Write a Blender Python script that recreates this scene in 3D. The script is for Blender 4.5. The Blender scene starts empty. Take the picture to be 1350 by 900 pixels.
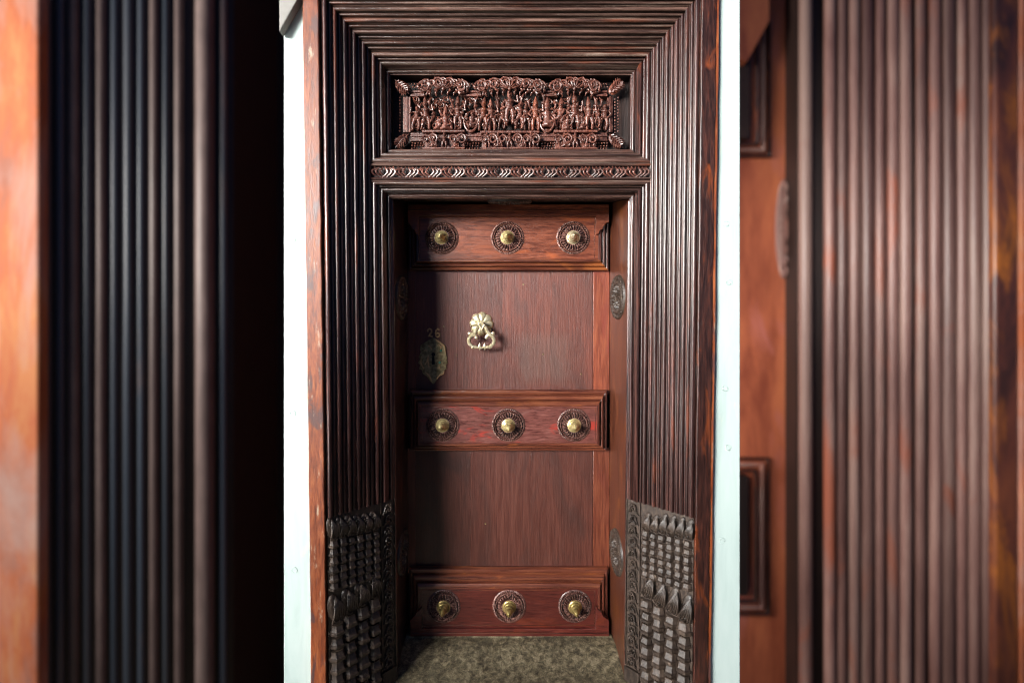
import bpy, math, random
from mathutils import Vector, Matrix
random.seed(7)
PI = math.pi
sc = bpy.context.scene
col = sc.collection

# ------------------------------------------------------------------ camera
F = 667.0                      # focal length in photo pixels (photo 1350 x 900)
PX, PY = 672.0, 420.0          # principal point of the photo
ZC = 1.574                     # eye height above the threshold
cam = bpy.data.cameras.new('camera'); camo = bpy.data.objects.new('camera', cam); col.objects.link(camo)
camo.location = (0, -2, ZC); camo.rotation_euler = (PI/2, 0, 0)
cam.sensor_width = 36; cam.lens = 36*F/1350
cam.shift_x = (675-PX)/1350; cam.shift_y = -(450-PY)/1350
cam.clip_start = .05; cam.clip_end = 200
cam.dof.use_dof = True; cam.dof.focus_distance = 2.30
cam.dof.aperture_fstop = cam.lens/30.0
sc.camera = camo

# ------------------------------------------------------------------ world and lamps
w = bpy.data.worlds.new('World'); sc.world = w; w.use_nodes = True
bg = w.node_tree.nodes['Background']; bg.inputs[0].default_value = (.22, .42, 1, 1); bg.inputs[1].default_value = .10
def area(name, loc, target, sx, sy, power, colr):
    l = bpy.data.lights.new(name, 'AREA'); l.shape = 'RECTANGLE'; l.size = sx; l.size_y = sy
    l.energy = power; l.color = colr
    o = bpy.data.objects.new(name, l); col.objects.link(o); o.location = loc
    o.rotation_euler = (Vector(target)-Vector(loc)).to_track_quat('-Z', 'Y').to_euler()
    return o
wlt = area('window_light', (-7.3, -8.0, 4.6), (.1, .2, 2.5), 4.8, 3.6, 200, (1, .97, .93)); wlt.data.spread = math.radians(38)
area('low_fill_light', (-3.0, -1.7, .5), (0, 0, 2.8), 1.2, .6, 30, (1, .96, .92))  # unseen fill lamp, added to brighten the head mouldings
area('portal_fill_light', (-15.5, -.5, 5.5), (7, 8.6, 1), 5, 6, 3500, (1, .95, .88))  # unseen lamp, added to light the invented portal
sc.view_settings.view_transform = 'Standard'; sc.view_settings.look = 'None'
sc.view_settings.exposure = 0.35; sc.view_settings.gamma = 1
sc.render.engine = 'CYCLES'
sc.cycles.use_denoising = True; sc.cycles.denoising_prefilter = 'ACCURATE'; sc.cycles.denoising_input_passes = 'RGB_ALBEDO_NORMAL'
sc.cycles.pixel_filter_type = 'BLACKMAN_HARRIS'; sc.cycles.filter_width = 1.1
sc.cycles.sample_clamp_indirect = 3
sc.cycles.max_bounces = 6

def at(px, py, Y):             # photo position and depth -> point in the place
    d = (2+Y)/F
    return Vector(((px-PX)*d, Y, ZC-(py-PY)*d))

# ------------------------------------------------------------------ materials
def nd(nt, t, **kw):
    n = nt.nodes.new(t)
    for k, v in kw.items(): setattr(n, k, v)
    return n
def ramp(nt, stops):
    r = nd(nt, 'ShaderNodeValToRGB'); e = r.color_ramp.elements
    e[0].position = stops[0][0]; e[0].color = (*stops[0][1], 1)
    e[1].position = stops[-1][0]; e[1].color = (*stops[-1][1], 1)
    for p, c in stops[1:-1]:
        x = e.new(p); x.color = (*c, 1)
    return r
def base(name):
    m = bpy.data.materials.new(name); m.use_nodes = True
    nt = m.node_tree; b = nt.nodes['Principled BSDF']
    return m, nt, b
def coords(nt, scale, rnd=True):
    tc = nd(nt, 'ShaderNodeTexCoord'); mp = nd(nt, 'ShaderNodeMapping'); mp.inputs['Scale'].default_value = scale
    if rnd:
        oi = nd(nt, 'ShaderNodeObjectInfo'); mu = nd(nt, 'ShaderNodeMath', operation='MULTIPLY'); mu.inputs[1].default_value = 37
        nt.links.new(oi.outputs['Random'], mu.inputs[0])
        ad = nd(nt, 'ShaderNodeVectorMath', operation='ADD')
        nt.links.new(tc.outputs['Object'], mp.inputs[0]); nt.links.new(mp.outputs[0], ad.inputs[0]); nt.links.new(mu.outputs[0], ad.inputs[1])
        return ad.outputs[0]
    nt.links.new(tc.outputs['Object'], mp.inputs[0]); return mp.outputs[0]
def noise(nt, v, scale, detail=5, rough=.6, dist=0):
    n = nd(nt, 'ShaderNodeTexNoise'); n.inputs['Scale'].default_value = scale; n.inputs['Detail'].default_value = detail
    n.inputs['Roughness'].default_value = rough; n.inputs['Distortion'].default_value = dist
    nt.links.new(v, n.inputs['Vector']); return n.outputs['Fac']
def mapr(nt, v, a, b, c, d):
    m = nd(nt, 'ShaderNodeMapRange'); nt.links.new(v, m.inputs[0])
    for i, x in enumerate((a, b, c, d)): m.inputs[i+1].default_value = x
    return m.outputs[0]
def mix(nt, f, a, b, blend='MIX'):
    m = nd(nt, 'ShaderNodeMix', data_type='RGBA', blend_type=blend)
    nt.links.new(f, m.inputs[0]); 
    if hasattr(a, 'node'): nt.links.new(a, m.inputs[6])
    else: m.inputs[6].default_value = (*a, 1)
    if hasattr(b, 'node'): nt.links.new(b, m.inputs[7])
    else: m.inputs[7].default_value = (*b, 1)
    return m.outputs[2]

def wood(name, dark, mid, light, axis='Z', rough=(.22, .5), patch=None, patch_at=(.56, .66), patch_scale=4,
         worn=None, worn_at=(.62, .7), bump=.55, grain=95, coat=.35, stretch=14, grey_patch=False):
    m, nt, b = base(name); L = nt.links.new
    s = [grain, grain, grain]; s[{'X': 0, 'Y': 1, 'Z': 2}[axis]] = grain/stretch
    v = coords(nt, s); g = noise(nt, v, 1, 7, .72, .25)
    r = ramp(nt, [(.36, dark), (.5, mid), (.65, light)]); L(g, r.inputs[0]); c = r.outputs[0]
    s2 = [patch_scale*1.6]*3; s2[{'X': 0, 'Y': 1, 'Z': 2}[axis]] = patch_scale*.55
    v2 = coords(nt, s2)
    if patch is not None:
        p = noise(nt, v2, 1, 6, .62, .8); c = mix(nt, mapr(nt, p, patch_at[0], patch_at[1], 0, .85), c, patch)
    tone = noise(nt, v2, .7, 2, .5)
    c = mix(nt, mapr(nt, tone, .3, .7, .0, .5), c, [x*.45 for x in mid])
    fine = noise(nt, coords(nt, [x*2.6 for x in s]), 1, 4, .7)
    if worn is not None:
        q = noise(nt, coords(nt, [x*.5 for x in s]), 1, 8, .75, .3); c = mix(nt, mapr(nt, q, worn_at[0], worn_at[1], 0, .8), c, worn)
    oi = nd(nt, 'ShaderNodeObjectInfo'); hs = nd(nt, 'ShaderNodeHueSaturation'); L(mapr(nt, oi.outputs['Random'], 0, 1, .7, 1.4), hs.inputs['Value']); L(c, hs.inputs['Color']); c = hs.outputs[0]
    if grey_patch:  # soft greyer patch at a set place on the panel
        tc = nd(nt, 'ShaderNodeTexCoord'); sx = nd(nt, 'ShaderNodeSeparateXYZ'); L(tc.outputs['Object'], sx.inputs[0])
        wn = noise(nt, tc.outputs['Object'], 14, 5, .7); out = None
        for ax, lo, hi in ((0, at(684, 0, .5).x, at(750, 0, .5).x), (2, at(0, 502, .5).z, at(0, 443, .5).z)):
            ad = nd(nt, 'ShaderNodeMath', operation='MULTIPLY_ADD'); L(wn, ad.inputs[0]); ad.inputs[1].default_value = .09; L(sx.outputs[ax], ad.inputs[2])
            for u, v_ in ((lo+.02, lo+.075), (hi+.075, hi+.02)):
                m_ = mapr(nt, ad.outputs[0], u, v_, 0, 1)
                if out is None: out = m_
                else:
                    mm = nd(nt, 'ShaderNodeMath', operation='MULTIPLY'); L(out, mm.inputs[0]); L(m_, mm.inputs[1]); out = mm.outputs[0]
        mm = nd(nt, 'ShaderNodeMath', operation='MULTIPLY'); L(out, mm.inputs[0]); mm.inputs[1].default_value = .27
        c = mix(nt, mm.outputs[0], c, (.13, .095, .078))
    L(c, b.inputs['Base Color'])
    L(mapr(nt, g, .3, .7, rough[0], rough[1]), b.inputs['Roughness'])
    b.inputs['Coat Weight'].default_value = coat; b.inputs['Coat Roughness'].default_value = .28
    bp = nd(nt, 'ShaderNodeBump'); bp.inputs['Strength'].default_value = bump; bp.inputs['Distance'].default_value = .002
    ad = nd(nt, 'ShaderNodeMath', operation='ADD'); L(g, ad.inputs[0]); L(fine, ad.inputs[1]); L(ad.outputs[0], bp.inputs['Height'])
    L(bp.outputs[0], b.inputs['Normal'])
    return m

D1, M1, L1 = (.012, .005, .004), (.05, .016, .011), (.12, .045, .03)
M = {}
M['reed_v'] = wood('dark_wood_vertical', (.004, .003, .003), (.034, .012, .010), (.14, .055, .042), 'Z', (.16, .36), patch=(.19, .045, .018), patch_at=(.56, .68), patch_scale=3, worn=(.24, .17, .14), worn_at=(.62, .74), stretch=40, coat=.7)
M['reed_h'] = wood('dark_wood_horizontal', (.010, .006, .006), (.07, .036, .028), (.22, .13, .10), 'X', (.16, .4), patch=(.17, .045, .02), patch_at=(.56, .68), patch_scale=3, worn=(.32, .25, .2), worn_at=(.55, .68), stretch=40, coat=.7)
M['board_orange'] = wood('orange_brown_board', (.10, .022, .010), (.27, .058, .014), (.40, .115, .03), 'Z', (.3, .6), patch=(.07, .045, .05), patch_at=(.54, .62), patch_scale=9, worn=(.52, .42, .30), worn_at=(.60, .67), bump=.7, stretch=7)
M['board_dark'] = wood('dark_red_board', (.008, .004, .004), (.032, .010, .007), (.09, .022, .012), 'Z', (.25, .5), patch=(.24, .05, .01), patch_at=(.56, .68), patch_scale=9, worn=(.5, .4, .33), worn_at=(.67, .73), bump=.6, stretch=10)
M['panel'] = wood('red_brown_door_panel', (.07, .016, .010), (.11, .027, .016), (.155, .045, .027), 'Z', (.36, .58), patch=(.055, .018, .013), patch_at=(.48, .66), patch_scale=5, worn=(.3, .2, .17), worn_at=(.66, .74), bump=.8, coat=.3, grain=150, stretch=24, grey_patch=True)
M['rail'] = wood('red_polished_rail', (.08, .018, .009), (.20, .050, .022), (.34, .095, .042), 'X', (.25, .45), patch=(.42, .10, .03), patch_at=(.55, .66), patch_scale=7, worn=(.07, .045, .045), worn_at=(.63, .72), coat=.5, stretch=8)
M['rail_mid'] = wood('mottled_red_rail', (.05, .014, .012), (.12, .036, .028), (.20, .075, .06), 'X', (.22, .42), patch=(.30, .025, .015), patch_at=(.56, .62), patch_scale=9, worn=(.13, .09, .085), worn_at=(.6, .7), coat=.5, stretch=6)
M['rail_low'] = wood('deep_red_rail', (.05, .006, .005), (.12, .018, .012), (.19, .035, .02), 'X', (.25, .45), patch=(.24, .04, .012), patch_at=(.56, .68), patch_scale=6, coat=.5, stretch=8)
M['mould_h'] = wood('rail_moulding_wood', (.03, .008, .006), (.13, .034, .018), (.26, .085, .035), 'X', (.2, .42), patch=(.36, .11, .03), patch_at=(.55, .66), patch_scale=6, worn=(.3, .22, .17), worn_at=(.68, .76), coat=.4, stretch=30)
M['mould_v'] = wood('side_moulding_wood', (.02, .006, .005), (.08, .02, .012), (.18, .05, .025), 'Z', (.2, .42), coat=.4, stretch=30)
M['stile'] = wood('orange_stile', (.09, .018, .010), (.18, .043, .020), (.26, .072, .03), 'Z', (.3, .5), worn=(.45, .3, .22), worn_at=(.7, .75), patch=(.16, .03, .02), patch_scale=5, coat=.4)
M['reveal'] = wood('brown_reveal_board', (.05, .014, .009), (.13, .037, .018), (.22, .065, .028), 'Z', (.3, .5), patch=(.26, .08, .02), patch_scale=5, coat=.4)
M['carve'] = wood('carved_dark_wood', (.03, .009, .006), (.12, .038, .025), (.24, .10, .07), 'Z', (.28, .48), patch=(.2, .05, .02), patch_at=(.6, .7), patch_scale=9, worn=(.3, .22, .18), worn_at=(.6, .74), grain=90, stretch=2, coat=.5)
M['carve_grey'] = wood('carved_greyed_wood', (.008, .005, .004), (.036, .023, .016), (.08, .055, .04), 'Z', (.36, .62), worn=(.26, .2, .15), worn_at=(.6, .72), grain=90, stretch=3, coat=.12)
M['boss'] = wood('boss_wood', (.03, .012, .010), (.17, .075, .058), (.38, .22, .18), 'Z', (.2, .4), worn=(.35, .26, .2), worn_at=(.58, .72), stretch=2, coat=.6)
M['recess'] = wood('shadowed_back_board', (.008, .004, .003), (.02, .009, .007), (.04, .018, .012), 'Z', (.4, .7), coat=.1)  # near-black wood; shade behind reeds and carving is put into its colour

def brass(name, c1, c2, metal, rough):
    m, nt, b = base(name); L = nt.links.new
    v = coords(nt, (60, 60, 60)); g = noise(nt, v, 1, 5, .6)
    r = ramp(nt, [(.35, c2), (.6, c1)]); L(g, r.inputs[0]); L(r.outputs[0], b.inputs['Base Color'])
    b.inputs['Metallic'].default_value = metal
    L(mapr(nt, g, .3, .7, rough+.15, rough), b.inputs['Roughness'])
    bp = nd(nt, 'ShaderNodeBump'); bp.inputs['Strength'].default_value = .2; bp.inputs['Distance'].default_value = .001
    L(g, bp.inputs['Height']); L(bp.outputs[0], b.inputs['Normal'])
    return m
M['brass'] = brass('pale_brass', (.78, .66, .33), (.5, .40, .16), .6, .25)
M['brass_pale'] = brass('worn_pale_brass', (.86, .76, .52), (.52, .42, .22), .68, .25)
M['brass_old'] = brass('tarnished_brass', (.36, .29, .15), (.13, .09, .04), .5, .35)
M['digit'] = brass('faded_gilt', (.62, .40, .2), (.4, .24, .12), .3, .4)
M['verdigris'] = brass('green_screw', (.10, .42, .27), (.06, .25, .16), .2, .4)
def plain(name, c, rough=.8):
    m, nt, b = base(name); L = nt.links.new
    g = noise(nt, coords(nt, (9, 9, 9)), 1, 6, .6); r = ramp(nt, [(.3, [x*.7 for x in c]), (.7, c)])
    L(g, r.inputs[0]); L(r.outputs[0], b.inputs['Base Color']); b.inputs['Roughness'].default_value = rough
    return m
M['black'] = plain('keyhole_black', (.006, .006, .006))
M['grey'] = plain('flat_grey', (.3, .29, .27))

def wallmat():
    m, nt, b = base('pale_mint_paint'); L = nt.links.new
    v = coords(nt, (14, 14, 2.2), False); g = noise(nt, v, 1, 7, .65, .5)
    r = ramp(nt, [(.3, (.44, .56, .53)), (.5, (.52, .64, .61)), (.75, (.58, .69, .66))]); L(g, r.inputs[0])
    p = noise(nt, coords(nt, (7, 7, 3), False), 1, 8, .7, .6)
    c = mix(nt, mapr(nt, p, .62, .72, 0, .45), r.outputs[0], (.74, .70, .52))
    L(c, b.inputs['Base Color']); b.inputs['Roughness'].default_value = .55
    bp = nd(nt, 'ShaderNodeBump'); bp.inputs['Strength'].default_value = .35; bp.inputs['Distance'].default_value = .004
    L(g, bp.inputs['Height']); L(bp.outputs[0], b.inputs['Normal'])
    return m
M['wall'] = wallmat()
def stonemat():
    m, nt, b = base('worn_olive_stone'); L = nt.links.new
    v = coords(nt, (1, 1, 1), False); g = noise(nt, v, 34, 9, .78, .3); h = noise(nt, v, 110, 8, .85)
    r = ramp(nt, [(.38, (.04, .03, .015)), (.5, (.165, .135, .075)), (.62, (.38, .32, .2))]); L(g, r.inputs[0])
    c = mix(nt, mapr(nt, h, .58, .7, 0, .6), r.outputs[0], (.50, .46, .36))
    c = mix(nt, mapr(nt, h, .42, .33, 0, .7), c, (.03, .025, .015))
    k = noise(nt, v, 7, 5, .7, .5); c = mix(nt, mapr(nt, k, .5, .66, 0, .65), c, (.06, .05, .028))
    L(c, b.inputs['Base Color']); b.inputs['Roughness'].default_value = .6
    ad = nd(nt, 'ShaderNodeMath', operation='ADD'); L(g, ad.inputs[0]); L(h, ad.inputs[1])
    bp = nd(nt, 'ShaderNodeBump'); bp.inputs['Strength'].default_value = .9; bp.inputs['Distance'].default_value = .008
    L(ad.outputs[0], bp.inputs['Height']); L(bp.outputs[0], b.inputs['Normal'])
    return m
M['stone'] = stonemat()

# ------------------------------------------------------------------ mesh helpers
class MB:
    def __init__(s): s.v = []; s.f = []
    def add(s, vs, fs):
        o = len(s.v); s.v += [tuple(p) for p in vs]; s.f += [tuple(i+o for i in f) for f in fs]; return s
    def box(s, a, b):
        x0, y0, z0 = a; x1, y1, z1 = b
        return s.add([(x0,y0,z0),(x1,y0,z0),(x1,y1,z0),(x0,y1,z0),(x0,y0,z1),(x1,y0,z1),(x1,y1,z1),(x0,y1,z1)],
                     [(0,3,2,1),(4,5,6,7),(0,1,5,4),(1,2,6,5),(2,3,7,6),(3,0,4,7)])
    def tube(s, pts, rad, n=6, flat=1.0):
        pts = [Vector(p) for p in pts]; k = len(pts)
        if not hasattr(rad, '__len__'): rad = [rad]*k
        vs = []
        for i, p in enumerate(pts):
            t = (pts[min(i+1, k-1)]-pts[max(i-1, 0)]).normalized()
            up = Vector((0, 1, 0)) if abs(t.y) < .9 else Vector((1, 0, 0))
            a = t.cross(up).normalized(); c = a.cross(t).normalized()
            for j in range(n):
                th = 2*PI*j/n; vs.append(p+a*math.cos(th)*rad[i]+c*math.sin(th)*rad[i]*flat)
        fs = [(i*n+j, i*n+(j+1) % n, (i+1)*n+(j+1) % n, (i+1)*n+j) for i in range(k-1) for j in range(n)]
        fs += [tuple(range(n-1, -1, -1)), tuple(range((k-1)*n, k*n))]
        return s.add(vs, fs)
    def ell(s, c, r, n=8, m=6, rot=0):
        if not hasattr(r, '__len__'): r = (r, r, r)
        vs = []; fs = []; cr, sr = math.cos(rot), math.sin(rot)
        def put(x, y, z):
            x, z = x*cr-z*sr, x*sr+z*cr; vs.append((c[0]+x, c[1]+y, c[2]+z))
        put(0, 0, r[2])
        for i in range(1, m):
            ph = PI*i/m
            for j in range(n):
                th = 2*PI*j/n; put(r[0]*math.sin(ph)*math.cos(th), r[1]*math.sin(ph)*math.sin(th), r[2]*math.cos(ph))
        put(0, 0, -r[2])
        for j in range(n): fs.append((0, 1+j, 1+(j+1) % n))
        for i in range(m-2):
            for j in range(n): fs.append((1+i*n+j, 1+(i+1)*n+j, 1+(i+1)*n+(j+1) % n, 1+i*n+(j+1) % n))
        l = len(vs)-1
        for j in range(n): fs.append((l, 1+(m-2)*n+(j+1) % n, 1+(m-2)*n+j))
        return s.add(vs, fs)
    def prism(s, poly, y0, y1):        # polygon in x,z, thickness in y (y0 = front)
        n = len(poly)
        vs = [(x, y0, z) for x, z in poly]+[(x, y1, z) for x, z in poly]
        return s.add(vs, [tuple(range(n)), tuple(range(2*n-1, n-1, -1))]+[(i, (i+1) % n, (i+1) % n+n, i+n) for i in range(n)])
    def lathe(s, prof, n=32, c=(0, 0, 0)):   # profile (r, height towards -Y)
        vs = []; k = len(prof)
        for r, h in prof:
            for j in range(n):
                th = 2*PI*j/n; vs.append((c[0]+r*math.cos(th), c[1]-h, c[2]+r*math.sin(th)))
        fs = [(i*n+j, i*n+(j+1) % n, (i+1)*n+(j+1) % n, (i+1)*n+j) for i in range(k-1) for j in range(n)]
        fs += [tuple(range(n)), tuple(range(k*n-1, (k-1)*n-1, -1))]
        return s.add(vs, fs)
    def mesh(s, name, mat, smooth=True, angle=35):
        me = bpy.data.meshes.new(name); me.from_pydata(s.v, [], s.f); me.update()
        import bmesh
        b = bmesh.new(); b.from_mesh(me); bmesh.ops.recalc_face_normals(b, faces=b.faces); b.to_mesh(me); b.free()
        me.materials.append(mat)
        if smooth:
            me.polygons.foreach_set('use_smooth', [True]*len(me.polygons)); me.set_sharp_from_angle(angle=math.radians(angle))
        return me
    def build(s, name, mat, parent=None, smooth=True, bevel=0, angle=35, loc=(0, 0, 0)):
        return link(name, s.mesh(name, mat, smooth, angle), parent, loc, 0, bevel)
def link(name, me, parent=None, loc=(0, 0, 0), rz=0, bevel=0):
    o = bpy.data.objects.new(name, me); col.objects.link(o); o.parent = parent; o.location = loc; o.rotation_euler = (0, 0, rz)
    if bevel:
        m = o.modifiers.new('bevel', 'BEVEL'); m.width = bevel; m.segments = 2; m.limit_method = 'ANGLE'
    return o
def empty(name, label, cat, group=None, loc=(0, 0, 0)):
    o = bpy.data.objects.new(name, None); col.objects.link(o); o['label'] = label; o['category'] = cat; o['kind'] = 'thing'
    if group: o['group'] = group
    return o
def tag(o, label, cat, group=None):
    o['label'] = label; o['category'] = cat; o['kind'] = 'thing'
    if group: o['group'] = group
    return o

# ================================================================== SETTING
mb = MB()
nx, ny = 90, 130
x0, x1, y0_, y1_ = -.93, .93, -3.4, .60
vs = []
for j in range(ny+1):
    for i in range(nx+1):
        x = x0+(x1-x0)*i/nx; y = y0_+(y1_-y0_)*j/ny
        z = .004*math.sin(x*9+y*5)*math.sin(y*13-x*4)+random.uniform(-.0022, .0022) if 0 < i < nx else 0
        q = min(1, max(0, (y-.2)/.22)); z += .046*q*q*(3-2*q)
        vs.append((x, y, z-.004))
mb.add(vs, [(j*(nx+1)+i, j*(nx+1)+i+1, (j+1)*(nx+1)+i+1, (j+1)*(nx+1)+i) for j in range(ny) for i in range(nx)])
mb.box((x0, y0_, -10.0), (x1, y1_, -.03))
fl = mb.build('floor', M['stone']); fl['kind'] = 'structure'
mb = MB(); mb.box((-90, -90, -10.2), (90, 90, -10.0)); g = mb.build('ground', M['stone']); g['kind'] = 'structure'

# pale wall in which the doorway stands
wl = empty('wall', 'pale mint painted wall pier around the carved doorway', 'wall')
XL, XR = at(374, 0, .012).x, at(976, 0, .012).x
for a, b in ((XL, -.757), (.757, XR)):
    mb = MB(); mb.box((a, .012, -.004), (b, .6, 3.3)); mb.build('plaster_face', M['wall'], wl, bevel=.004)
mb = MB(); mb.box((-.7565, .014, 2.93), (.7565, .6, 3.3)); mb.build('lintel_plaster', M['wall'], wl)
mb = MB(); mb.box((-.7565, .56, 0), (.7565, .6, 2.929)); mb.build('back_boarding', M['recess'], wl)
pl = MB().lathe([(.0125, 0), (.0125, .0012), (.010, .0022), (.0085, .0008), (0.0005, .0012)], 20).mesh('screw_plug', M['wall'])
for px, py in ((386, 316), (386, 545), (388, 751), (957, 295), (961, 372), (956, 512), (960, 590), (952, 712)):
    link('screw_plug', pl, wl, at(px, py, .0118))
for px in (384, 966):                     # joints between the painted planks
    p = at(px, 450, .0115)
# grey wedge in the top left corner of the wall
mb = MB()
a, b_, c = at(370, -30, -.03), at(402, -12, -.03), at(373.5, 46, -.03)
mb.prism([(XL+.001, 2.95), (XL+.10, 2.95), (XL+.072, 2.815), (XL+.001, 2.69)], -.03, .011)
tag(mb.build('corner_wedge', M['grey'], bevel=.003), 'small grey wedge at top left of the mint wall', 'bracket')

# ================================================================== SURROUND
SU = empty('door_surround', 'dark wooden door surround of nested reeds with carved frieze above', 'door surround')
CX = .004
def tx(x, z): return CX+x*(1-.045*(1-z/2.857))
SL = .313; TU, TD = .712, .703
def sp(s, n):                 # position on the splay -> (u inset, depth)
    return s*TU+n*TD, s*TD-n*TU
def Wd(u): return .75-u
def Hd(u): return 2.857-u*.98
def jit(a=.0006): return random.uniform(-a, a)
def vmember(name, prof, side, zb, zt, mat, parent, seg=40, wob=.00035):
    """prof: list of (u, d). side -1 / +1. zb, zt functions of u."""
    mb = MB(); k = len(prof); vs = []
    offs = [(jit(wob), jit(wob)) for _ in range(seg+1)]
    for i in range(seg+1):
        t = i/seg
        for u, d in prof:
            z = zb(u)*(1-t)+zt(u)*t
            ox, oy = offs[i] if 0 < i < seg else (0, 0)
            vs.append((tx(side*Wd(u), z)+ox, d+oy, z))
    fs = [(i*k+j, i*k+(j+1) % k, (i+1)*k+(j+1) % k, (i+1)*k+j) for i in range(seg) for j in range(k)]
    fs += [tuple(range(k)), tuple(range((seg+1)*k-1, seg*k-1, -1))]
    mb.add(vs, fs); return mb.build(name, mat, parent)
def hmember(name, prof, zf, mat, parent, seg=36, wob=.0004):
    mb = MB(); k = len(prof); vs = []
    offs = [(jit(wob), jit(wob)) for _ in range(seg+1)]
    for i in range(seg+1):
        t = i/seg
        for u, d in prof:
            z = zf(u); ox, oy = offs[i] if 0 < i < seg else (0, 0)
            vs.append((tx(Wd(u)*(2*t-1), z), d+oy, z+ox))
    fs = [(i*k+j, i*k+(j+1) % k, (i+1)*k+(j+1) % k, (i+1)*k+j) for i in range(seg) for j in range(k)]
    fs += [tuple(range(k)), tuple(range((seg+1)*k-1, seg*k-1, -1))]
    mb.add(vs, fs); return mb.build(name, mat, parent)
def bead(s, r, lift=.0, n=8, base_n=-.008):
    pts = [sp(s-r, base_n)]
    for i in range(n+1):
        th = PI*i/n; pts.append(sp(s-r*math.cos(th), lift+r*math.sin(th)*1.15))
    pts.append(sp(s+r, base_n)); return pts
def ogee(s0, s1, h):          # flat-faced step with rounded nose
    w_ = s1-s0
    return [sp(s0, -.006), sp(s0, h*.75), sp(s0+w_*.12, h), sp(s0+w_*.45, h*.82), sp(s0+w_*.6, h*.45), sp(s0+w_*.9, h*.3), sp(s1, h*.1), sp(s1, -.006)]
ZREED = .788
flat = lambda z: (lambda u: z)
outer = []                                     # profiles running the whole height
nO = 10; pitch = .0209
for k in range(nO):
    s = .0105+k*pitch
    r = (.0074, .0060)[k % 2] if k else .0080
    outer.append(bead(s, r, .002 if k % 2 else .005))
    r2 = (.0060, .0074)[k % 2]; a_, b_ = s+r+.0010, s+pitch-r2-.0010
    outer.append([sp(a_, -.006), sp(a_, .0010), sp(a_+.0012, .0036), sp(b_-.0012, .0036), sp(b_, .0010), sp(b_, -.006)])
inner = [bead(.224, .0095, .004), bead(.243, .0065, .001), ogee(.2515, .286, .016), bead(.2955, .007, .001), bead(.3065, .0048, 0)]
for prof in outer:
    for sd in (-1, 1): vmember('reed', prof, sd, flat(ZREED), Hd, M['reed_v'], SU)
    hmember('head_reed', prof, Hd, M['reed_h'], SU)
zb1 = lambda u: 2.232+(u-.15)*1.12             # lower member of the frieze ring
zt2 = lambda u: 2.162-(u-.15)*.86              # head of the door ring
for prof in inner:
    for sd in (-1, 1):
        vmember('frieze_frame_reed', prof, sd, zb1, Hd, M['reed_v'], SU, 4)
        vmember('inner_reed', prof, sd, flat(ZREED), zt2, M['reed_v'], SU, 30)
    hmember('head_reed', prof, Hd, M['reed_h'], SU)
    hmember('frieze_frame_reed', prof, zb1, M['reed_h'], SU)
    hmember('transom_reed', prof, zt2, M['reed_h'], SU)
# solid boards behind the reeds
bk = [sp(0, -.005), sp(SL, -.005), (sp(SL, -.005)[0], .30), (0, .30)]
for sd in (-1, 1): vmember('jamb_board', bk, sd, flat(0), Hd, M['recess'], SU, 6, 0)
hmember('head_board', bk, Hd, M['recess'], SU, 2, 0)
# transom core and the projecting carved band
mb = MB(); mb.box((-.56, .175, 2.120), (.57, .29, 2.285)); mb.build('transom_core', M['recess'], SU)
ZB0, ZB1, YB = 2.166, 2.229, .142
bandp = MB(); bandp.box((tx(-.605, 2.2), YB+.017, ZB0), (tx(.605, 2.2), .2, ZB1)); cb = bandp.build('carved_band', M['recess'], SU, bevel=.003)
for z, r in ((ZB0+.002, .0055), (ZB1-.002, .0055), (ZB1+.012, .004), (ZB0-.010, .005)):
    mb = MB(); mb.tube([(tx(-.607, z), YB+.006, z), (0, YB+.0055, z+jit()), (tx(.607, z), YB+.006, z)], r, 8); mb.build('fillet', M['reed_h'], cb)
def scroll_mesh(name, mat, w_, h_, r=.0026):
    """one unit of running foliage: an S curl, three leaf lobes, a bud"""
    mb = MB(); pts = []
    for i in range(15):
        t = i/14; a = -2.4+t*5.0; rr = h_*(.12+.30*t)
        pts.append((rr*math.cos(a)*w_/h_*.9, -.004-.003*math.sin(t*PI), rr*math.sin(a)))
    mb.tube(pts, [r*(.7+.7*math.sin(PI*i/14)) for i in range(15)], 6)
    pts = [(-w_*.5+w_*t, -.004, h_*.42*math.sin(t*2*PI-1.2)) for t in [i/10 for i in range(11)]]
    mb.tube(pts, [r*.8+r*.5*math.sin(PI*i/10) for i in range(11)], 6)
    for a, l in ((.9, .34), (-.5, .3), (2.3, .32), (-2.4, .3)):
        cx, cz = w_*.30*math.cos(a), h_*.30*math.sin(a)
        mb.ell((cx, -.004, cz), (h_*.06, .006, h_*l*.55), 8, 6, a-PI/2+.6)
    mb.ell((0, -.006, 0), (h_*.1, .006, h_*.1), 8, 5)
    return mb.mesh(name, mat)
mb = MB()
for k in range(3):
    x = -.0117+.0117*k; pts = []
    for i in range(9):
        t = i/8; pts.append((x+.007*math.sin(t*PI*1.9-.9)+.012*t-.006, -.004-.007*math.sin(PI*t), -.024+.048*t))
    mb.tube(pts, [.0008+.0026*math.sin(PI*(.1+.85*t/8)) for t in range(9)], 7)
mb.tube([(.010*math.cos(a), -.011, .004+.010*math.sin(a)) for a in [i*PI*1.5/8 for i in range(9)]], [.0028-.0002*i for i in range(9)], 7)
mb.box((-.019, .002, -.031), (.019, .010, -.026)); mb.box((-.019, .002, .026), (.019, .010, .031))
su = mb.mesh('scroll_leaf', M['carve'])
n = 24
for i in range(n):
    x = tx(-.592+1.184*(i+.5)/n, 2.2); o = link('scroll_leaf', su, cb, (x, YB+.014, (ZB0+ZB1)/2)); 
    o.scale = (random.uniform(1.32, 1.44)*(1 if i % 2 else -1), 1.2, random.uniform(.95, 1.03))
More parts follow.
